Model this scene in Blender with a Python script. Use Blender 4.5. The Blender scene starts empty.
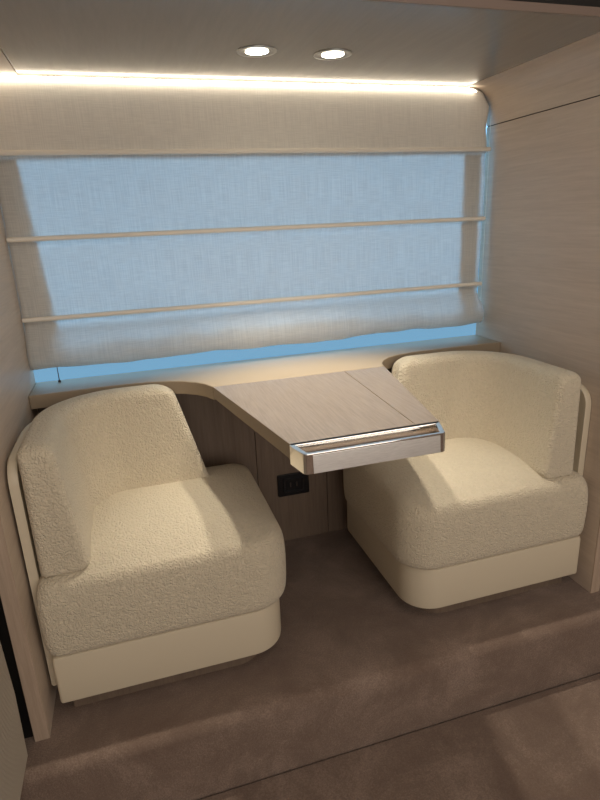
import bpy, bmesh, math, random
from mathutils import Vector, Matrix, noise
random.seed(4)
S = bpy.context.scene
COL = S.collection
PI = math.pi
W = 1.615          # alcove width
H = 0.72           # ledge and table height
ZC = 1.59          # alcove ceiling
YF = -0.68         # front edge of the alcove
ZL = -0.19         # lower floor

# ------------------------------------------------------------------ camera
cam = bpy.data.cameras.new('camera')
cam.sensor_fit = 'HORIZONTAL'; cam.sensor_width = 36.0
cam.lens = 562.8 / 600 * 36
cam.clip_start = 0.02
co = bpy.data.objects.new('camera', cam); COL.objects.link(co)
r = Vector((0.95500829, -0.29372607, -0.04103852)); u = Vector((0.12616626, 0.27712928, 0.95251322)); f = Vector((0.26840499, 0.9148357, -0.30171908))
M = Matrix((( r.x, u.x, -f.x, 0.3175), (r.y, u.y, -f.y, -1.8909), (r.z, u.z, -f.z, 1.1749), (0, 0, 0, 1)))
co.matrix_world = M
S.camera = co

# ------------------------------------------------------------------ daylight outside the window
wd = bpy.data.worlds.new('daylight'); S.world = wd; wd.use_nodes = True
bg = wd.node_tree.nodes['Background']
bg.inputs[1].default_value = 1.0
_t = wd.node_tree; _tc = _t.nodes.new('ShaderNodeTexCoord'); _sx = _t.nodes.new('ShaderNodeSeparateXYZ'); _rp = _t.nodes.new('ShaderNodeValToRGB')
_mr = _t.nodes.new('ShaderNodeMapRange'); _mr.inputs[1].default_value = -1; _mr.inputs[2].default_value = 1
_t.links.new(_tc.outputs['Generated'], _sx.inputs[0]); _t.links.new(_sx.outputs['Z'], _mr.inputs[0]); _t.links.new(_mr.outputs[0], _rp.inputs[0]); _t.links.new(_rp.outputs[0], bg.inputs[0])
_rp.color_ramp.elements[0].position = 0.505; _rp.color_ramp.elements[0].color = (0.25, 0.45, 0.62, 1)     # water below the horizon
_rp.color_ramp.elements[1].position = 0.63; _rp.color_ramp.elements[1].color = (1.38, 2.65, 3.75, 1)     # brighter sky above

# ------------------------------------------------------------------ exposure
S.view_settings.view_transform = 'Standard'
S.view_settings.look = 'None'
S.view_settings.exposure = 0.0
S.view_settings.gamma = 1.0
S.view_settings.use_curve_mapping = False
S.cycles.use_denoising = True

# ------------------------------------------------------------------ added fill lights in the unseen cabin behind the camera
def area(name, loc, size, power, color, rot=(0, 0, 0), sy=None):
    l = bpy.data.lights.new(name, 'AREA'); l.energy = power; l.color = color
    l.shape = 'RECTANGLE'; l.size = size; l.size_y = sy or size
    o = bpy.data.objects.new(name, l); COL.objects.link(o); o.location = loc; o.rotation_euler = rot
    return o
area('cabin_ceiling_fill', (0.9, -2.0, 2.08), 1.3, 9, (1.0, 0.92, 0.83))  # added overhead fill for the ambient level, not a known lamp
area('cabin_rear_fill', (1.0, -3.40, 1.15), 2.6, 25, (1.0, 0.93, 0.86), (PI / 2, 0, 0), 1.5)  # added frontal fill to brighten upright surfaces; the rear wall has no window
SPOT_W = 27.5
SPOT_COL = (1.0, 0.91, 0.76)
LED_STRENGTH = 10.0

# ------------------------------------------------------------------ materials
def nmat(name):
    m = bpy.data.materials.new(name); m.use_nodes = True
    nt = m.node_tree
    return m, nt, nt.nodes['Principled BSDF']
def link(nt, a, b): nt.links.new(a, b)
def tex(nt, scale=(1, 1, 1), rot=(0, 0, 0)):
    c = nt.nodes.new('ShaderNodeTexCoord'); mp = nt.nodes.new('ShaderNodeMapping')
    mp.inputs['Scale'].default_value = scale; mp.inputs['Rotation'].default_value = rot
    link(nt, c.outputs['Object'], mp.inputs['Vector']); return mp.outputs[0]
def noi(nt, vec, scale, detail=3, rough=0.5, dist=0.0):
    n = nt.nodes.new('ShaderNodeTexNoise'); n.inputs['Scale'].default_value = scale
    n.inputs['Detail'].default_value = detail; n.inputs['Roughness'].default_value = rough
    n.inputs['Distortion'].default_value = dist; link(nt, vec, n.inputs['Vector']); return n.outputs['Fac']
def ramp(nt, fac, stops):
    n = nt.nodes.new('ShaderNodeValToRGB'); e = n.color_ramp.elements
    while len(e) < len(stops): e.new(0.5)
    for i, (p, c) in enumerate(stops): e[i].position = p; e[i].color = (*c, 1)
    link(nt, fac, n.inputs[0]); return n.outputs[0]
def bump(nt, h, strength, dist, bsdf, prev=None):
    b = nt.nodes.new('ShaderNodeBump'); b.inputs['Strength'].default_value = strength; b.inputs['Distance'].default_value = dist
    link(nt, h, b.inputs['Height'])
    if prev: link(nt, prev, b.inputs['Normal'])
    if bsdf: link(nt, b.outputs[0], bsdf.inputs['Normal'])
    return b.outputs[0]
def plain(name, c, rough=0.5, metal=0.0, spec=0.5, coat=0.0):
    m, nt, b = nmat(name); b.inputs['Base Color'].default_value = (*c, 1); b.inputs['Roughness'].default_value = rough
    b.inputs['Metallic'].default_value = metal; b.inputs['Specular IOR Level'].default_value = spec; b.inputs['Coat Weight'].default_value = coat
    return m
def wood(name, c1, c2, scale, rough=0.4, rot=(0, 0, 0), bs=0.08, spec=0.4, big=0.35):
    # long streaked grain: stretch noise along the axis with the small scale
    m, nt, b = nmat(name)
    v = tex(nt, scale, rot)
    a = noi(nt, v, 6, 4, 0.65, 0.3); a2 = noi(nt, v, 1.6, 2, 0.5, 0.6)
    mx = nt.nodes.new('ShaderNodeMix'); mx.data_type = 'FLOAT'; mx.inputs[0].default_value = big
    link(nt, a, mx.inputs[2]); link(nt, a2, mx.inputs[3])
    col = ramp(nt, mx.outputs[0], [(0.34, c1), (0.66, c2)])
    link(nt, col, b.inputs['Base Color']); b.inputs['Roughness'].default_value = rough
    b.inputs['Specular IOR Level'].default_value = spec
    bump(nt, a, bs, 0.0012, b)
    return m
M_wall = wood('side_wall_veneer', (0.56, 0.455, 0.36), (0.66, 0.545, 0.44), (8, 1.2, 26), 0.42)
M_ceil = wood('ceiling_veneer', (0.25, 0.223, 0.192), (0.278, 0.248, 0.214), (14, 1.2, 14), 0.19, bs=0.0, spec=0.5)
M_table = wood('oak_veneer', (0.205, 0.162, 0.128), (0.285, 0.23, 0.185), (44, 2.0, 10), 0.38, rot=(0, 0, 0.10), bs=0.10, big=0.2)
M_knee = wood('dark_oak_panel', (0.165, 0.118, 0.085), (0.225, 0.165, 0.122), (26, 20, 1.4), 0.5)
M_edge = wood('panel_edge_oak', (0.40, 0.30, 0.22), (0.52, 0.40, 0.305), (30, 30, 1.5), 0.45)
M_header = plain('header_edge_brown', (0.20, 0.145, 0.115), 0.5)
M_ledge = plain('beige_ledge_leather', (0.36, 0.285, 0.20), 0.6, 0.0, 0.25)
M_black = plain('black_lacquer', (0.008, 0.008, 0.008), 0.35)
M_dark = plain('dark_brown_lacquer', (0.03, 0.02, 0.016), 0.5)
M_groove = plain('groove_shadow_gap', (0.05, 0.035, 0.027), 0.8)
M_plastic = plain('black_plastic', (0.012, 0.012, 0.014), 0.25)
M_rod = plain('cream_enamel', (0.84, 0.78, 0.68), 0.4)
M_cabin = plain('cabin_beige', (0.62, 0.54, 0.46), 0.6)

def chrome():
    m, nt, b = nmat('polished_chrome'); b.inputs['Metallic'].default_value = 1; b.inputs['Roughness'].default_value = 0.09
    b.inputs['Base Color'].default_value = (0.90, 0.88, 0.85, 1); return m
M_chrome = chrome()
M_ring = plain('satin_nickel', (0.42, 0.40, 0.37), 0.3, 1.0)
def brushed():
    m, nt, b = nmat('brushed_steel'); b.inputs['Metallic'].default_value = 1; b.inputs['Roughness'].default_value = 0.33
    v = tex(nt, (6, 60, 60)); a = noi(nt, v, 8, 3)
    col = ramp(nt, a, [(0.3, (0.80, 0.77, 0.73)), (0.7, (0.92, 0.89, 0.85))]); link(nt, col, b.inputs['Base Color']); return m
M_brushed = brushed()

def boucle():
    m, nt, b = nmat('cream_boucle')
    v = tex(nt)
    wob = noi(nt, v, 55, 2)
    vo = nt.nodes.new('ShaderNodeTexVoronoi'); vo.feature = 'SMOOTH_F1'; vo.inputs['Scale'].default_value = 210
    vo.inputs['Smoothness'].default_value = 0.6
    # warp the cells so the loops curl
    cn = nt.nodes.new('ShaderNodeTexNoise'); cn.inputs['Scale'].default_value = 110; cn.inputs['Detail'].default_value = 2
    link(nt, v, cn.inputs['Vector'])
    sc = nt.nodes.new('ShaderNodeVectorMath'); sc.operation = 'SCALE'; sc.inputs['Scale'].default_value = 0.012
    link(nt, cn.outputs['Color'], sc.inputs[0])
    ad = nt.nodes.new('ShaderNodeVectorMath'); ad.operation = 'ADD'; link(nt, v, ad.inputs[0]); link(nt, sc.outputs[0], ad.inputs[1])
    link(nt, ad.outputs[0], vo.inputs['Vector'])
    inv = nt.nodes.new('ShaderNodeMath'); inv.operation = 'SUBTRACT'; inv.inputs[0].default_value = 1.0; link(nt, vo.outputs['Distance'], inv.inputs[1])
    col = ramp(nt, noi(nt, v, 90, 3), [(0.3, (0.66, 0.575, 0.425)), (0.7, (0.71, 0.62, 0.465))])
    link(nt, col, b.inputs['Base Color']); b.inputs['Roughness'].default_value = 0.95
    b.inputs['Specular IOR Level'].default_value = 0.1
    b.inputs['Sheen Weight'].default_value = 0.25; b.inputs['Sheen Roughness'].default_value = 0.6
    n1 = bump(nt, inv.outputs[0], 0.95, 0.0045, None)
    bump(nt, wob, 0.22, 0.006, b, n1)
    return m
M_boucle = boucle()
def leather():
    m, nt, b = nmat('cream_leather'); v = tex(nt)
    b.inputs['Base Color'].default_value = (0.66, 0.575, 0.43, 1); b.inputs['Roughness'].default_value = 0.45
    bump(nt, noi(nt, v, 400, 2), 0.05, 0.001, b); return m
M_leather = leather()
def carpet():
    m, nt, b = nmat('brown_velvet_carpet'); v = tex(nt)
    big = noi(nt, v, 5.0, 6, 0.68, 0.45); fine = noi(nt, v, 260, 3, 0.7)
    mx = nt.nodes.new('ShaderNodeMix'); mx.data_type = 'FLOAT'; mx.inputs[0].default_value = 0.42
    link(nt, big, mx.inputs[2]); link(nt, fine, mx.inputs[3])
    col = ramp(nt, mx.outputs[0], [(0.36, (0.165, 0.112, 0.086)), (0.50, (0.208, 0.148, 0.115)), (0.66, (0.33, 0.245, 0.196))])
    link(nt, col, b.inputs['Base Color']); b.inputs['Roughness'].default_value = 1.0; b.inputs['Specular IOR Level'].default_value = 0.05
    b.inputs['Sheen Weight'].default_value = 0.35; b.inputs['Sheen Roughness'].default_value = 0.4
    n1 = bump(nt, fine, 0.6, 0.004, None); bump(nt, big, 0.35, 0.02, b, n1)
    return m
M_carpet = carpet()
def sofa_cloth():
    m, nt, b = nmat('ribbed_sofa_cloth'); v = tex(nt, (1, 1, 1))
    w = nt.nodes.new('ShaderNodeTexWave'); w.wave_type = 'BANDS'; w.bands_direction = 'Z'; w.inputs['Scale'].default_value = 45; w.inputs['Distortion'].default_value = 0.6
    link(nt, v, w.inputs['Vector'])
    b.inputs['Base Color'].default_value = (0.42, 0.36, 0.29, 1); b.inputs['Roughness'].default_value = 0.9
    bump(nt, w.outputs["Fac"], 0.8, 0.004, b); return m
M_sofa = sofa_cloth()

def blind_fabric(name, translucency, warm):
    m = bpy.data.materials.new(name); m.use_nodes = True; nt = m.node_tree
    nt.nodes.remove(nt.nodes['Principled BSDF']); out = nt.nodes['Material Output']
    d = nt.nodes.new('ShaderNodeBsdfDiffuse'); t = nt.nodes.new('ShaderNodeBsdfTranslucent'); mx = nt.nodes.new('ShaderNodeMixShader')
    v = tex(nt)
    vert = noi(nt, tex(nt, (110, 1, 3.0)), 3, 1, 0.5); hor = noi(nt, tex(nt, (7, 1, 150)), 3, 1, 0.5)
    mm = nt.nodes.new('ShaderNodeMath'); mm.operation = 'ADD'; link(nt, vert, mm.inputs[0]); link(nt, hor, mm.inputs[1])
    c1 = ramp(nt, mm.outputs[0], [(0.75, tuple(x * 0.86 for x in warm)), (1.0, warm)])
    # the sum runs about 0.7 .. 1.3: halve it first
    hf = nt.nodes.new('ShaderNodeMath'); hf.operation = 'MULTIPLY'; hf.inputs[1].default_value = 0.5; link(nt, mm.outputs[0], hf.inputs[0])
    c1 = ramp(nt, hf.outputs[0], [(0.38, tuple(x * 0.90 for x in warm)), (0.62, warm)])
    c2 = ramp(nt, hf.outputs[0], [(0.38, (0.80, 0.81, 0.82)), (0.62, (0.95, 0.95, 0.95))])
    link(nt, c1, d.inputs['Color']); link(nt, c2, t.inputs['Color'])
    bp = nt.nodes.new('ShaderNodeBump'); bp.inputs['Strength'].default_value = 0.25; bp.inputs['Distance'].default_value = 0.001
    link(nt, hf.outputs[0], bp.inputs['Height']); link(nt, bp.outputs[0], d.inputs['Normal'])
    mx.inputs[0].default_value = translucency
    link(nt, d.outputs[0], mx.inputs[1]); link(nt, t.outputs[0], mx.inputs[2]); link(nt, mx.outputs[0], out.inputs['Surface'])
    return m
M_blind = blind_fabric('sheer_blind_linen', 0.58, (0.88, 0.85, 0.79))
M_hem = blind_fabric('double_blind_linen', 0.10, (0.90, 0.86, 0.78))
def glass():
    m = bpy.data.materials.new('window_glass'); m.use_nodes = True; nt = m.node_tree
    nt.nodes.remove(nt.nodes['Principled BSDF']); out = nt.nodes['Material Output']
    t = nt.nodes.new('ShaderNodeBsdfTransparent'); t.inputs[0].default_value = (0.86, 0.93, 0.97, 1)
    g = nt.nodes.new('ShaderNodeBsdfGlossy'); g.inputs['Roughness'].default_value = 0.05
    fr = nt.nodes.new('ShaderNodeFresnel'); fr.inputs[0].default_value = 1.2
    mx = nt.nodes.new('ShaderNodeMixShader'); link(nt, fr.outputs[0], mx.inputs[0])
    link(nt, t.outputs[0], mx.inputs[1]); link(nt, g.outputs[0], mx.inputs[2]); link(nt, mx.outputs[0], out.inputs['Surface']); return m
M_glass = glass()
def emis(name, c, s):
    m = bpy.data.materials.new(name); m.use_nodes = True; nt = m.node_tree
    b = nt.nodes['Principled BSDF']; b.inputs['Base Color'].default_value = (*c, 1)
    b.inputs['Emission Color'].default_value = (*c, 1); b.inputs['Emission Strength'].default_value = s; return m
M_led = emis('warm_led_diffuser', (1.0, 0.90, 0.73), LED_STRENGTH)
M_lens = emis('lit_lamp_lens', (1.0, 0.90, 0.70), 14.0)

# ------------------------------------------------------------------ builders
def obj(name, bm, mat, parent=None, smooth=True, bevel=0, loc=None, auto=True):
    bmesh.ops.recalc_face_normals(bm, faces=bm.faces)
    me = bpy.data.meshes.new(name); bm.to_mesh(me); bm.free()
    if smooth:
        for p in me.polygons: p.use_smooth = True
        if auto: me.set_sharp_from_angle(angle=math.radians(38))
    o = bpy.data.objects.new(name, me); COL.objects.link(o)
    mats = mat if isinstance(mat, (list, tuple)) else [mat]
    for m in mats: me.materials.append(m)
    if parent: o.parent = parent
    if loc: o.location = loc
    if bevel:
        b = o.modifiers.new('bevel', 'BEVEL'); b.width = bevel; b.segments = 3; b.limit_method = 'ANGLE'; b.angle_limit = math.radians(40)
    return o
def struct(o): o['kind'] = 'structure'; return o
def thing(name, label, cat, loc=(0, 0, 0), group=None):
    o = bpy.data.objects.new(name, None); COL.objects.link(o); o.location = loc; o.empty_display_size = 0.1
    return tag(o, label, cat, group)
def tag(o, label, cat, group=None):
    o['label'] = label; o['category'] = cat
    if group: o['group'] = group
    return o
def box(bm, x0, x1, y0, y1, z0, z1, mi=0):
    v = [bm.verts.new((x, y, z)) for z in (z0, z1) for y in (y0, y1) for x in (x0, x1)]
    for f_ in ((0, 2, 3, 1), (4, 5, 7, 6), (0, 1, 5, 4), (2, 6, 7, 3), (0, 4, 6, 2), (1, 3, 7, 5)):
        bm.faces.new([v[i] for i in f_]).material_index = mi
def rpoly(pts, rad, n=8):
    """polygon with each corner rounded by its own radius"""
    out = []; N = len(pts)
    for i in range(N):
        p = Vector(pts[i]); a = Vector(pts[i - 1]) - p; b = Vector(pts[(i + 1) % N]) - p
        rr = max(rad[i], 1e-5); la, lb = a.length, b.length; a.normalize(); b.normalize()
        ang = a.angle(b); t = min(rr / math.tan(ang / 2), la * .49, lb * .49); rr = t * math.tan(ang / 2)
        c = p + (a + b).normalized() * (rr / math.sin(ang / 2))
        s = p + a * t - c; e = p + b * t - c
        a0 = math.atan2(s.y, s.x); a1 = math.atan2(e.y, e.x); d = (a1 - a0 + PI) % (2 * PI) - PI
        for k in range(n + 1):
            q = a0 + d * k / n; out.append((c.x + rr * math.cos(q), c.y + rr * math.sin(q)))
    return out
def loft(bm, rings, cap0=True, cap1=True, closed=True, mi=0):
    vs = [[bm.verts.new(p) for p in rg] for rg in rings]
    n = len(rings[0])
    for a, b in zip(vs, vs[1:]):
        for i in range(n if closed else n - 1):
            j = (i + 1) % n
            bm.faces.new((a[i], a[j], b[j], b[i])).material_index = mi
    if cap0: bm.faces.new(list(reversed(vs[0]))).material_index = mi
    if cap1: bm.faces.new(vs[-1]).material_index = mi
    return vs
def prism(bm, poly, z0, z1, mi=0):
    loft(bm, [[(x, y, z0) for x, y in poly], [(x, y, z1) for x, y in poly]], mi=mi)
def prism_y(bm, poly, y0, y1, mi=0):
    loft(bm, [[(x, y0, z) for x, z in poly], [(x, y1, z) for x, z in poly]], mi=mi)
def prism_x(bm, poly, x0, x1, mi=0):
    loft(bm, [[(x0, y, z) for y, z in poly], [(x1, y, z) for y, z in poly]], mi=mi)
def tube_x(bm, x0, x1, y, z, rad, n=16):
    rings = []
    for x, k in ((x0, .55), (x0 + .003, 1), (x1 - .003, 1), (x1, .55)):
        rings.append([(x, y + rad * k * math.cos(2 * PI * i / n), z + rad * k * math.sin(2 * PI * i / n)) for i in range(n)])
    loft(bm, rings)
def lathe(bm, prof, cx=0, cy=0, n=40, mi=0, close=False):
    rings = [[(cx + rr * math.cos(2 * PI * i / n), cy + rr * math.sin(2 * PI * i / n), z) for i in range(n)] for rr, z in prof]
    loft(bm, rings, cap0=not close, cap1=not close, mi=mi)

# ================================================================== SETTING
# raised alcove floor with carpeted step: profile in (y, z), extruded along x
bm = bmesh.new()
prof = [(0.06, 0.0), (-0.70, 0.0)]
for k in range(1, 9):
    a = PI / 2 * k / 8; prof.append((-0.745 - 0.035 * math.sin(a), -0.035 + 0.035 * math.cos(a)))
prof += [(-0.797, -0.15), (-0.802, ZL + 0.004), (-0.802, ZL - 0.06), (0.06, ZL - 0.06)]
xs = [-0.062 + i * (W + 0.062 + 1.0) / 40 for i in range(41)]
loft(bm, [[(x, y, z) for y, z in prof] for x in xs])
struct(obj('floor', bm, M_carpet))
bm = bmesh.new(); box(bm, -1.2, 2.75, -3.5, -0.8065, ZL - 0.06, ZL)
struct(obj('floor', bm, M_carpet, smooth=False, bevel=0.003))
bm = bmesh.new(); box(bm, -1.2, -0.062, -0.8065, 0.06, ZL - 0.06, ZL)
struct(obj('floor', bm, M_carpet, smooth=False))

# side walls (with a shadow groove high up) and the coved corners to the ceiling
ZG = 1.47
seam = 0.105
RCV = {-1: 0.03, 1: 0.078}
def side_wall(name, s):
    X = (lambda x: x) if s < 0 else (lambda x: W - x)
    bm = bmesh.new()
    a, b = sorted((X(-0.034), X(0.0)))
    box(bm, a, b, YF, 0.020, 0.0, ZG - 0.0015)
    o = struct(obj(name, bm, M_wall, smooth=False, bevel=0.0012))
    # coved panel above the groove, returning under the ceiling up to the seam
    bm = bmesh.new()
    R = RCV[s]; inner = [(0.0, ZG + 0.0015)]
    for k in range(0, 15):
        q = PI / 2 * k / 14; inner.append((R - R * math.cos(q), ZC - R + R * math.sin(q)))
    inner.append((seam - 0.001, ZC))
    outer = [(seam - 0.001, ZC + 0.0175), (-0.034, ZC + 0.0175), (-0.034, ZG + 0.0015)]
    poly = [(X(x), z) for x, z in inner + outer]
    prism_y(bm, poly, YF, 0.020)
    struct(obj('trim_cove', bm, M_wall))
    # dark backing inside the groove and the seam
    bm = bmesh.new(); a, b = sorted((X(-0.030), X(-0.004))); box(bm, a, b, YF + .004, 0.019, ZG - 0.0015, ZG + 0.0015)
    struct(obj('trim_groove', bm, M_groove, smooth=False))
    return o
side_wall('wall_left', -1); side_wall('wall_right', 1)
# front edge strips of the alcove walls and ceiling
for nm, a, b in (('trim_edge_left', -0.034, 0.0), ('trim_edge_right', W, W + 0.034)):
    bm = bmesh.new(); box(bm, a, b, YF - 0.004, YF - 0.0005, 0.0, ZC); struct(obj(nm, bm, M_edge, smooth=False))
# ceiling
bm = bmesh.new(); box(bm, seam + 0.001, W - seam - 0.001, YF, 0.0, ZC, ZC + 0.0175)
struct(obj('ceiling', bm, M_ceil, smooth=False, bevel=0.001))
bm = bmesh.new(); box(bm, -0.034, W + 0.034, YF - 0.004, YF - 0.0005, ZC + 0.0, ZC + 0.0175)
struct(obj('trim_edge_top', bm, M_header, smooth=False))
bm = bmesh.new(); box(bm, 0, W, -0.59, 0.075, ZC + 0.018, ZC + 0.05); struct(obj('ceiling', bm, M_groove, smooth=False))
# wall at the back: knee panel below the ledge, lintel above the window
bm = bmesh.new()
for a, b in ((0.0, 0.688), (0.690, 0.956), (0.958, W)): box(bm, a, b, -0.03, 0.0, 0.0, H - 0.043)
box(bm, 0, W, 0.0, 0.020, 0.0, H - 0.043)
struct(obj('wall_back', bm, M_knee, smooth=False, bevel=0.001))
bm = bmesh.new(); box(bm, -0.03, W + 0.03, 0.025, 0.075, 1.535, ZC + 0.017)
struct(obj('wall_back', bm, M_wall, smooth=False))
# outer faces around the alcove: black recess either side and above
bm = bmesh.new(); box(bm, -1.2, -0.0345, -0.665, -0.60, 0.0 + ZL, 2.2); struct(obj('wall_front_left', bm, M_black, smooth=False))
bm = bmesh.new(); box(bm, W + 0.0345, 2.75, -0.665, -0.60, 0.001, 2.2); struct(obj('wall_front_right', bm, M_dark, smooth=False))
bm = bmesh.new(); box(bm, -0.0345, W + 0.0345, YF - 0.004, -0.60, ZC + 0.018, 2.2); struct(obj('wall_front_top', bm, M_black, smooth=False))
# the cabin behind the camera
bm = bmesh.new(); box(bm, -1.25, -1.2, -3.5, -0.60, ZL, 2.2); struct(obj('wall_cabin_left', bm, M_cabin, smooth=False))
bm = bmesh.new(); box(bm, 2.75, 2.8, -3.5, -0.60, ZL, 2.2); struct(obj('wall_cabin_right', bm, M_cabin, smooth=False))
bm = bmesh.new(); box(bm, -1.25, 2.8, -3.55, -3.5, ZL, 2.2); struct(obj('wall_cabin_rear', bm, M_cabin, smooth=False))
bm = bmesh.new(); box(bm, -1.25, 2.8, -3.55, -0.60, 2.2, 2.25); struct(obj('ceiling', bm, M_cabin, smooth=False))

# window: frame and glass behind the blind
win = bpy.data.objects.new('window_1', None); COL.objects.link(win); win.location = (0, 0.05, H); struct(win)
bm = bmesh.new(); box(bm, -0.03, W + 0.03, 0.0205, 0.0245, H - 0.03, 1.60)
g = obj('window_glass', bm, M_glass, smooth=False); g.parent = win; g.matrix_parent_inverse = Matrix.Translation(win.location).inverted()

# ================================================================== LEDGE
lf = [(0.0, -0.144), (0.20, -0.135), (0.30, -0.136), (0.36, -0.144), (0.41, -0.158), (0.45, -0.178), (0.482, -0.205), (0.506, -0.238), (0.523, -0.2795)]
rf = [(1.078, -0.2795), (1.090, -0.238), (1.112, -0.203), (1.143, -0.176), (1.185, -0.157), (1.235, -0.146), (1.30, -0.140), (1.42, -0.140), (W - .001, -0.144)]
bm = bmesh.new()
prism(bm, [(0.001, 0.0195), (0.001, -0.144)] + lf[1:] + rf + [(W - 0.001, 0.0195)], H - 0.042, H)
tag(obj('window_ledge', bm, M_ledge, bevel=0.0025), 'long beige ledge under the window blind, curving forward into the table', 'ledge')

# ================================================================== TABLE
tb = thing('dining_table', 'wood-veneer table tapering out from the window ledge, with a steel pull handle', 'table', (0.80, -0.55, 0.0))
def tpart(name, bm, mat, **k):
    o = obj(name, bm, mat, **k); o.parent = tb; o.matrix_parent_inverse = Matrix.Translation(tb.location).inverted(); return o
bm = bmesh.new()
yB, yA = -0.2815, -0.800
prism(bm, [(0.5235, yB), (0.609, yA), (0.9105, yA), (0.9385, yB)], H - 0.036, H)
for fc in bm.faces:
    n_ = fc.normal if fc.normal.length else Vector((0, 0, 1)); fc.normal_update()
    if abs(fc.normal.z) < 0.5: fc.material_index = 1
tpart('tabletop', bm, [M_table, M_ledge], smooth=False, bevel=0.0012)
bm = bmesh.new()
prism(bm, [(0.9405, yB), (0.9125, yA), (0.972, yA), (1.0775, yB)], H - 0.036, H)
for fc in bm.faces:
    fc.normal_update()
    if abs(fc.normal.z) < 0.5: fc.material_index = 1
tpart('side_leaf', bm, [M_table, M_ledge], smooth=False, bevel=0.0012)
bm = bmesh.new(); prism(bm, [(0.628, -0.802), (0.950, -0.802), (0.985, -0.10), (0.60, -0.10)], H - 0.066, H - 0.0425)
tpart('slide_rail', bm, M_edge, smooth=False, bevel=0.002)
# pull handle: a flat loop with chamfered corners that runs round the table's front edge

outer = rpoly([(0.6085, -0.8025), (0.622, -0.868), (0.950, -0.868), (0.973, -0.8025)], [0.001, 0.010, 0.010, 0.001], 6)
inner = rpoly([(0.620, -0.8070), (0.632, -0.859), (0.940, -0.859), (0.960, -0.8070)], [0.001, 0.006, 0.006, 0.001], 6)
def ring_loft(bm, o_, i_, z0, z1, e=0.0012):
    def ins(p, q, k): return [(a[0] + (b[0] - a[0]) * k, a[1] + (b[1] - a[1]) * k) for a, b in zip(p, q)]
    rings = []
    for pts, z in ((ins(o_, i_, .12), z0), (o_, z0 + e), (o_, z1 - e), (ins(o_, i_, .12), z1), (ins(o_, i_, .88), z1), (i_, z1 - e), (i_, z0 + e), (ins(o_, i_, .88), z0)):
        rings.append([(x, y, z) for x, y in pts])
    rings.append(rings[0])
    vs = [[bm.verts.new(p) for p in rg] for rg in rings[:-1]]; vs.append(vs[0]); n = len(o_)
    for a, b in zip(vs, vs[1:]):
        for i in range(n):
            j = (i + 1) % n; bm.faces.new((a[i], a[j], b[j], b[i]))
bm = bmesh.new(); ring_loft(bm, outer, inner, H - 0.048, H - 0.002)
hnd = tpart('pull_handle', bm, M_chrome)
hnd['label'] = 'polished steel pull handle along the front edge'
bm = bmesh.new(); prism(bm, rpoly([(0.640, -0.8692), (0.640, -0.8682), (0.936, -0.8682), (0.936, -0.8692)], [0, 0, 0, 0], 1), H - 0.045, H - 0.006)
for v in bm.verts:
    if v.co.z < H - 0.02 and v.co.y < -0.8687: v.co.y -= 0.003
fp = obj('face_plate', bm, M_brushed, smooth=False); fp.parent = hnd
bm = bmesh.new(); prism(bm, [(0.6205, -0.8072), (0.6322, -0.8588), (0.9395, -0.8588), (0.9595, -0.8072)], H - 0.036, H - 0.026)
tpart('handle_tray', bm, M_knee, smooth=False)
bm = bmesh.new(); box(bm, 0.612, 0.970, -0.8022, -0.8002, H - 0.040, H - 0.0005)
tpart('edge_strip', bm, M_black, smooth=False)

# ================================================================== POWER SOCKET
so = thing('power_socket', 'black rectangular power socket in the dark panel beneath the table', 'power socket', (0.822, -0.0305, 0.237))
bm = bmesh.new(); pl = rpoly([(-0.061, -0.044), (0.061, -0.044), (0.061, 0.044), (-0.061, 0.044)], [0.005] * 4, 4)
prism_y(bm, pl, -0.008, 0.0); obj('face_plate', bm, M_plastic, so, bevel=0.001)
bm = bmesh.new()
o_ = rpoly([(-0.040, -0.030), (0.040, -0.030), (0.040, 0.030), (-0.040, 0.030)], [0.006] * 4, 4); i_ = rpoly([(-0.033, -0.023), (0.033, -0.023), (0.033, 0.023), (-0.033, 0.023)], [0.004] * 4, 4)
vs = [[bm.verts.new((x, y, z)) for x, z in pts] for pts, y in ((o_, -0.0082), (o_, -0.0125), (i_, -0.0125), (i_, -0.0082))]
vs.append(vs[0])
for a, b in zip(vs, vs[1:]):
    for i in range(len(o_)):
        j = (i + 1) % len(o_); bm.faces.new((a[i], a[j], b[j], b[i]))
obj('socket_rim', bm, plain('gloss_black_plastic', (0.02, 0.02, 0.022), 0.12), so)
for s in (-1, 1):
    bm = bmesh.new(); box(bm, s * 0.012 - 0.0025, s * 0.012 + 0.0025, -0.0088, -0.0081, -0.009, 0.009); obj('contact_slot', bm, M_groove, so, smooth=False)

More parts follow.
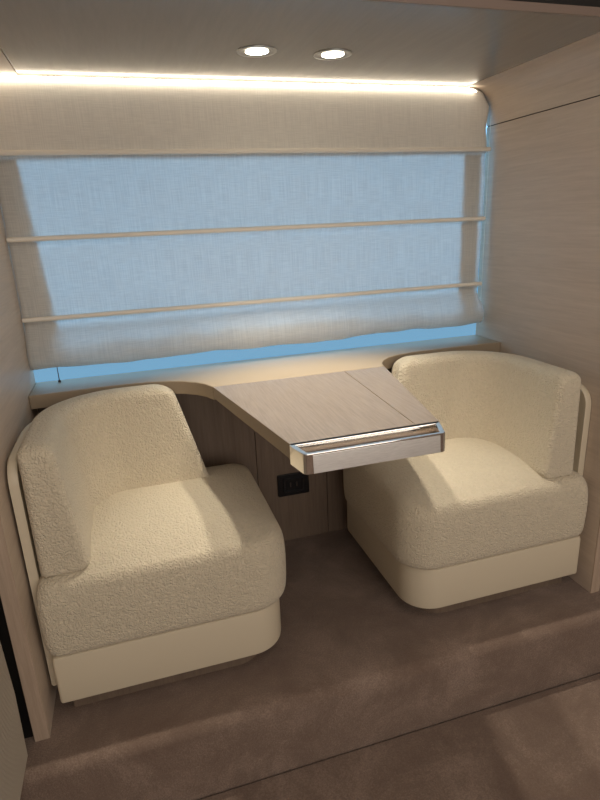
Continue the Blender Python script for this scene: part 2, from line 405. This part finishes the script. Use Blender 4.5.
# ================================================================== ARMCHAIRS
def chair_parts(end_top, end_bot, cap_r, gap, shell_top):
    """local frame: outer side at x=0, chair front at y=-0.645, backrest at the rear; returns name -> (bmesh, material)"""
    out = []
    # recessed plinth
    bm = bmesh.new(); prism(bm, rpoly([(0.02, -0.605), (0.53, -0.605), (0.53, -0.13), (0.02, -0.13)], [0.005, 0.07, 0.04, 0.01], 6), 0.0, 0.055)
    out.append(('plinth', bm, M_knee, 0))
    # leather base
    bm = bmesh.new(); pts = [(0.0, -0.645), (0.588, -0.645), (0.588, -0.095), (0.0, -0.095)]
    rings = []
    for z, i in ((0.052, 0.006), (0.056, 0.001), (0.062, 0.0), (0.18, 0.0), (0.189, 0.002), (0.194, 0.010)):
        q = [(0 + i, -0.645 + i), (0.592 - i, -0.645 + i), (0.592 - i, -0.095 - i), (0 + i, -0.095 - i)]
        rings.append([(x, y, z) for x, y in rpoly(q, [0.008, 0.095 - i, 0.04, 0.01], 14)])
    loft(bm, rings); out.append(('base', bm, M_leather, 0))
    # seat cushion, crowned and bulging
    bm = bmesh.new(); rings = []
    lev = [(0.190, 0.030), (0.191, 0.012), (0.197, 0.004), (0.210, -0.001), (0.24, -0.003), (0.28, -0.004), (0.33, -0.004), (0.362, -0.001), (0.382, 0.005), (0.397, 0.014), (0.407, 0.026), (0.413, 0.042), (0.419, 0.065), (0.425, 0.095), (0.430, 0.13), (0.434, 0.17), (0.436, 0.205), (0.437, 0.235)]
    for z, i in lev:
        x0 = -0.008 + i; x1 = 0.612 - i; y0 = -0.652 + i; y1 = -0.115 - i
        rr = max(0.10 - i * 0.4, 0.02)
        ring = rpoly([(x0, y0), (x1, y0), (x1, y1), (x0, y1)], [min(0.03, rr), rr, max(rr * .55, .02), 0.03], 14)
        rings.append([(x, y, z - 0.010 * max(0, (-y - 0.45) / 0.2) ** 2 * (1 if i > 0.02 and z > .3 else 0)) for x, y in ring])
    loft(bm, rings, cap0=True, cap1=True)
    out.append(('seat_cushion', bm, M_boucle, 1))
    # wrap-around backrest
    ox, oy, Rc = gap, (-0.163 if gap < 0.02 else -0.181), 0.225     # outer side plane, outer rear plane, outer corner radius
    Z0, Z1 = 0.400, 0.724
    yfr = -0.628
    L1 = (oy - Rc) - yfr; L2 = Rc * PI / 2
    def path(s):
        if s <= L1: return Vector((ox, yfr + s, 0)), Vector((1, 0, 0)), Vector((0, 1, 0))
        if s <= L1 + L2:
            q = (s - L1) / Rc; c = Vector((ox + Rc, oy - Rc, 0))
            return c + Vector((-math.cos(q), math.sin(q), 0)) * Rc, Vector((math.cos(q), -math.sin(q), 0)), Vector((math.sin(q), math.cos(q), 0))
        d = s - L1 - L2
        return Vector((ox + Rc + d, oy, 0)), Vector((0, -1, 0)), Vector((1, 0, 0))
    def sec(inset, N=52):
        zt, zb = Z1 - inset, Z0 + inset * .6
        pts = [(inset, zb), (inset, zt), (0.076 - inset, zt), (0.115 - inset, zb)]
        rr = [max(.012 - inset * .2, .003), max(0.022 - inset * .2, .004), max(0.030 - inset * .3, .005), max(0.022 - inset * .3, .004)]
        return rpoly(pts, rr, 7)
    def s_end(z):
        k = (z - Z0) / (Z1 - Z0)
        base = end_bot + (end_top - end_bot) * k
        # rounded upper corner of the free end, seen from the front
        t = max(0, (z - (Z1 - cap_r)) / cap_r); base -= cap_r * (1 - math.sqrt(max(0, 1 - t * t)))
        t = max(0, ((Z0 + 0.03) - z) / 0.03); base -= 0.03 * (1 - math.sqrt(max(0, 1 - min(t, 1) ** 2)))
        return L1 + L2 + (base - ox - Rc)
    def s_beg(z):
        k = (z - Z0) / (Z1 - Z0); base = 0.006 * k
        rr = 0.035; t = max(0, (z - (Z1 - rr)) / rr); base += rr * .6 * (1 - math.sqrt(max(0, 1 - min(t, 1) ** 2)))
        return base
    stations = []
    re = 0.020
    for k in range(0, 7):
        q = PI / 2 * k / 6; stations.append((0, re * (1 - math.sin(q)), re * (1 - math.cos(q)), 'a'))
    for k in range(1, 40): stations.append((k / 40, 0, 0, 'm'))
    for k in range(6, -1, -1):
        q = PI / 2 * k / 6; stations.append((1, re * (1 - math.sin(q)), re * (1 - math.cos(q)), 'b'))
    bm = bmesh.new(); rings = []
    for t, i, dummy, kind in stations:
        ring = []
        for d, z in sec(i):
            a = s_beg(z) + re; b = s_end(z) - re
            if kind == 'm': s = a + (b - a) * t
            elif kind == 'a': s = a - re * math.sin(math.acos(min(1, max(0, 1 - i / re)))) if i > 0 else a
            else: s = b + re * math.sin(math.acos(min(1, max(0, 1 - i / re)))) if i > 0 else b
            if kind == 'a': s = a - re * math.sqrt(max(0, 1 - (1 - i / re) ** 2))
            if kind == 'b': s = b + re * math.sqrt(max(0, 1 - (1 - i / re) ** 2))
            p, n_, tdir = path(s)
            # slight dish of the inner face and a soft dip at the middle of the height
            bulge = 0.004 * math.sin(PI * min(1, max(0, (z - Z0) / (Z1 - Z0)))) if d > 0.05 else 0
            ring.append(p + n_ * (d + bulge) + Vector((0, 0, z)))
        rings.append(ring)
    # order: at the ends the most inset ring comes first / last
    a_part = rings[:7]; m_part = rings[7:-7]; b_part = rings[-7:]
    loft(bm, a_part + m_part + b_part)
    out.append(('backrest', bm, M_boucle, 1))
    ox = 0.001; L1 = (oy - Rc) - yfr
    # leather shell: thin curved sheet wrapping outside the backrest
    bm = bmesh.new(); th = 0.022
    n = 40; Ls = L1 + L2 + (0.34 - ox - Rc); s0 = 0.030
    Zb, Zt, rc = 0.075, shell_top, 0.055
    ring_list = []
    for k in range(n + 1):
        # finer steps near the front edge for the rounded upper corner
        t = (k / n) ** 1.6; s = s0 + (Ls - s0) * t; dd = s - s0
        zt = Zt if dd > rc else Zt - rc + math.sqrt(max(0, rc * rc - (rc - dd) ** 2))
        p, n_, tdir = path(s)
        e = 0.004
        sect = [(-th, Zb + e), (-th, zt - e), (-th + e, zt), (-e - .001, zt), (-.001, zt - e), (-.001, Zb + e), (-e - .001, Zb), (-th + e, Zb)]
        ring_list.append([p + n_ * d + Vector((0, 0, z)) for d, z in sect])
    loft(bm, ring_list)
    out.append(('shell', bm, M_leather, 0))
    return out
def make_chair(label, x0, mirror, end_top, end_bot, cap_r, gap, shell_top):
    t = thing('armchair', label, 'armchair', (x0, -0.37, 0.0), 'armchairs either side of the table')
    for nm, bm, mat, sub in chair_parts(end_top, end_bot, cap_r, gap, shell_top):
        for v in bm.verts:
            v.co.y += 0.37
            if mirror: v.co.x = -v.co.x
        o = obj(nm, bm, mat, t, auto=(sub == 0))
        if sub:
            m = o.modifiers.new('soft', 'SUBSURF'); m.levels = 1; m.render_levels = 1
        if nm == 'shell': o['label'] = 'smooth cream leather outer shell'
        if nm == 'base': o['label'] = 'smooth cream leather base'
    return t
make_chair('cream nubby-fabric corner armchair left of the table, against the left wall', 0.029, False, 0.381, 0.468, 0.05, 0.008, 0.690)
make_chair('cream nubby-fabric corner armchair right of the table, against the right wall', 1.592, True, 0.440, 0.500, 0.045, 0.038, 0.668)

# ================================================================== ROMAN BLIND
rb = thing('roman_blind', 'sheer pale roman blind with three thin cross rods covering the window', 'window blind', (W / 2, -0.02, 1.56))
def bpart(name, bm, mat, **k):
    o = obj(name, bm, mat, **k); o.parent = rb; o.matrix_parent_inverse = Matrix.Translation(rb.location).inverted(); return o
RZ = (1.391, 1.159, 0.925)
def wv(x, k, seed): return noise.noise(Vector((x * k, seed * 7.3, 0.5)))
def blind_rows(x):
    rows = [(1.5885, -0.002), (1.574, -0.003), (1.53, -0.004), (1.46, -0.010), (RZ[0] + .012, -0.017)]
    for i, z in enumerate(RZ):
        w = 0.010 + 0.007 * wv(x, 5, i + 1) + 0.004 * wv(x, 17, i + 5)
        rows += [(z, -0.0175), (z - w, -0.019), (z - w - .003, -0.010), (z - w - .02, -0.009 + .003 * wv(x, 9, i))]
        if i < 2:
            for k in range(1, 6):
                zz = z - w - .02 + (RZ[i + 1] + .012 - z + w + .02) * k / 6
                rows.append((zz, -0.010 + .0035 * wv(x, 4, i + k * .2) - .003 * math.sin(PI * k / 6)))
            rows.append((RZ[i + 1] + .012, -0.0165))
    # bottom pouch
    b = 0.770 + .010 * wv(x, 4, 11) + .006 * wv(x, 13, 12) - 0.004 * math.sin(PI * x / W)
    amp = 1 + .6 * wv(x, 5, 20) + .35 * wv(x, 13, 21)
    rows += [(0.885, -0.014 - .004 * amp), (0.865, -0.020 - .008 * amp), (0.845, -0.024 - .012 * amp), (0.825, -0.027 - .015 * amp), (0.805, -0.028 - .016 * amp), (0.788, -0.026 - .014 * amp), (b + .004, -0.020 - .010 * amp), (b, -0.016 - .006 * amp), (b + .004, -0.010)]
    for k in range(1, 6): rows.append((b + .004 + (0.842 + .014 * wv(x, 7, 30) + .008 * wv(x, 19, 31) - b) * k / 5, -0.008 - .001 * k))
    return rows
def xcut(z, R):   # the upper corners of the blind follow the rounded opening
    if z > ZC - R: return R - math.sqrt(max(0, R * R - (z - ZC + R) ** 2))
    return 0.0
def xmax(z): return max(0.0, xcut(z, 0.078) - 0.002)
def xmin(z): return xcut(z, 0.03)
bm = bmesh.new(); NX = 130; grid = []
for i in range(NX + 1):
    colv = []
    for z, y in blind_rows(i / NX * W):
        e = xmax(z)
        xa = 0.002 + xmin(z); xb = W - 0.021 + 0.015 * min(1, max(0, (z - 1.47) / 0.05)) - e - 0.004 * math.sin(z * 9)
        if z < 0.86: xb += 0.012
        x = xa + (xb - xa) * i / NX
        colv.append(bm.verts.new((x, y, z)))
    grid.append(colv)
for a, b in zip(grid, grid[1:]):
    for j in range(len(a) - 1): bm.faces.new((a[j], a[j + 1], b[j + 1], b[j]))
for fc in bm.faces:
    c = fc.calc_center_median()
    if c.z > RZ[0] + 0.004: fc.material_index = 1      # doubled cloth above the top rod
fab = bpart('fabric', bm, [M_blind, M_hem], auto=False)
fab.modifiers.new('thickness', 'SOLIDIFY').thickness = 0.0004
# doubled side hems and top lining behind the cloth
def strip(name, xa_fn, xb_fn, z0, z1, y, mat):
    bm = bmesh.new(); g_ = []
    for k in range(25):
        z = z0 + (z1 - z0) * k / 24
        g_.append([bm.verts.new((xa_fn(z) + (xb_fn(z) - xa_fn(z)) * i / 20, y, z)) for i in range(21)])
    for a, b in zip(g_, g_[1:]):
        for j in range(20): bm.faces.new((a[j], a[j + 1], b[j + 1], b[j]))
    o = bpart(name, bm, mat); o.modifiers.new('thickness', 'SOLIDIFY').thickness = 0.0005; return o
strip('side_hem', lambda z: 0.001, lambda z: 0.100 - 0.068 * (z - .855), 0.79, RZ[0] - .012, -0.0035, M_hem)
strip('side_hem', lambda z: 1.510, lambda z: W - 0.034, 0.79, RZ[0] - .012, -0.0035, M_hem)
strip('top_lining', lambda z: 0.008 + xmin(z), lambda z: W - 0.024 + 0.012 * min(1, max(0, (z - 1.47) / 0.05)) - xmax(z), RZ[0] - .006, 1.572, 0.006, M_hem)
for i, z in enumerate(RZ):
    bm = bmesh.new(); tube_x(bm, 0.002, W - 0.018 + (0.006 if i == 0 else 0), -0.0275, z, 0.0073); bpart('rod', bm, M_rod)
bm = bmesh.new(); tube_x(bm, 0.010, W - 0.03, -0.0045, 0.7795, 0.0032); bpart('hem_bar', bm, M_hem)
# guide cord and small clip at the lower left
bm = bmesh.new(); lathe(bm, [(0.001, H + .0005), (0.0045, H + .0008), (0.0045, H + .005), (0.0015, H + .008), (0.0011, H + .05)], 0.075, -0.012, 12); bpart('cord_clip', bm, M_groove)
bm = bmesh.new(); lathe(bm, [(0.0008, H + .05), (0.0008, 1.50)], W - 0.012, -0.020, 8); bpart('guide_cord', bm, M_rod)

# ================================================================== LED STRIP along the top of the blind
bm = bmesh.new()
pth = [(0.014, ZC - 0.0165), (0.030, ZC - 0.009)] + [(0.06 + i * (W - 0.17) / 12, ZC - 0.006) for i in range(13)]
for k in range(1, 5):
    q = PI / 2 * k / 16; pth.append((W - 0.11 + 0.10 * math.sin(q), ZC - 0.108 + 0.10 * math.cos(q)))
rings = []
for i, (x, z) in enumerate(pth):
    a = pth[max(i - 1, 0)]; b = pth[min(i + 1, len(pth) - 1)]
    t = Vector((b[0] - a[0], b[1] - a[1])).normalized(); nn = Vector((-t.y, t.x)); hh = 0.0018
    rings.append([(x + nn.x * s * hh, y, z + nn.y * s * hh) for s, y in ((-1, -0.017), (1, -0.017), (1, -0.011), (-1, -0.011))])
loft(bm, rings)
tag(obj('led_strip', bm, M_led, smooth=False), 'glowing warm light strip where the ceiling meets the window blind', 'light strip')

# ================================================================== DOWNLIGHTS
for x, side in ((0.706, 'left'), (0.910, 'right')):
    t = thing('downlight', 'round chrome recessed ceiling spotlight, the %s of the two' % side, 'ceiling light', (x, -0.315, ZC), 'recessed ceiling spotlights')
    bm = bmesh.new(); lathe(bm, [(0.036, -0.0004), (0.051, -0.0004), (0.0505, -0.0020), (0.047, -0.0028), (0.040, -0.0026), (0.037, -0.0016)], n=48)
    obj('trim_ring', bm, M_ring, t)
    bm = bmesh.new(); lathe(bm, [(0.0358, -0.0004), (0.0368, -0.0016), (0.034, -0.0012), (0.031, -0.0008), (0.030, -0.0004)], n=48)
    obj('inner_bezel', bm, M_plastic, t)
    bm = bmesh.new(); lathe(bm, [(0.0295, -0.0006), (0.0295, -0.0022), (0.024, -0.0034), (0.012, -0.0042), (0.001, -0.0044)], n=40)
    obj('lens', bm, M_lens, t)
    l = bpy.data.lights.new('lamp', 'SPOT'); l.energy = SPOT_W; l.color = SPOT_COL; l.spot_size = math.radians(76); l.spot_blend = 0.75; l.shadow_soft_size = 0.018
    lo = bpy.data.objects.new('lamp', l); COL.objects.link(lo); lo.parent = t; lo.location = (0, 0, -0.03); lo.rotation_euler = (math.radians(-11), 0, 0)

# ================================================================== SOFA END at the left edge
bm = bmesh.new()
def sec_sofa(i):
    pts = [(-0.62 + i, ZL + 0.02), (-0.088 - i, ZL + 0.02), (-0.082 - i, -0.03), (-0.034 - i, 0.035), (-0.030 - i, 0.20), (-0.040 - i, 0.60 - i), (-0.62 + i, 0.60 - i)]
    return rpoly(pts, [0.01, 0.01, 0.01, 0.02, 0.04, 0.05, 0.05], 6)
rings = []
for i, y in ((0.03, -0.728), (0.012, -0.733), (0.004, -0.742), (0.0, -0.756), (0.0, -1.0), (0.0, -1.3), (0.0, -1.56), (0.004, -1.575), (0.02, -1.585)):
    rings.append([(x, y, z) for x, z in sec_sofa(i)])
sf = thing('sofa', 'beige ribbed-fabric sofa arm at the lower left edge, in front of the step', 'sofa', (-0.33, -1.15, ZL))

loft(bm, rings); o = obj('armrest', bm, M_sofa); o.parent = sf; o.matrix_parent_inverse = Matrix.Translation(sf.location).inverted()
bm = bmesh.new(); box(bm, -0.60, -0.11, -1.55, -0.76, ZL, ZL + 0.021); o = obj('plinth', bm, M_dark, smooth=False); o.parent = sf; o.matrix_parent_inverse = Matrix.Translation(sf.location).inverted()
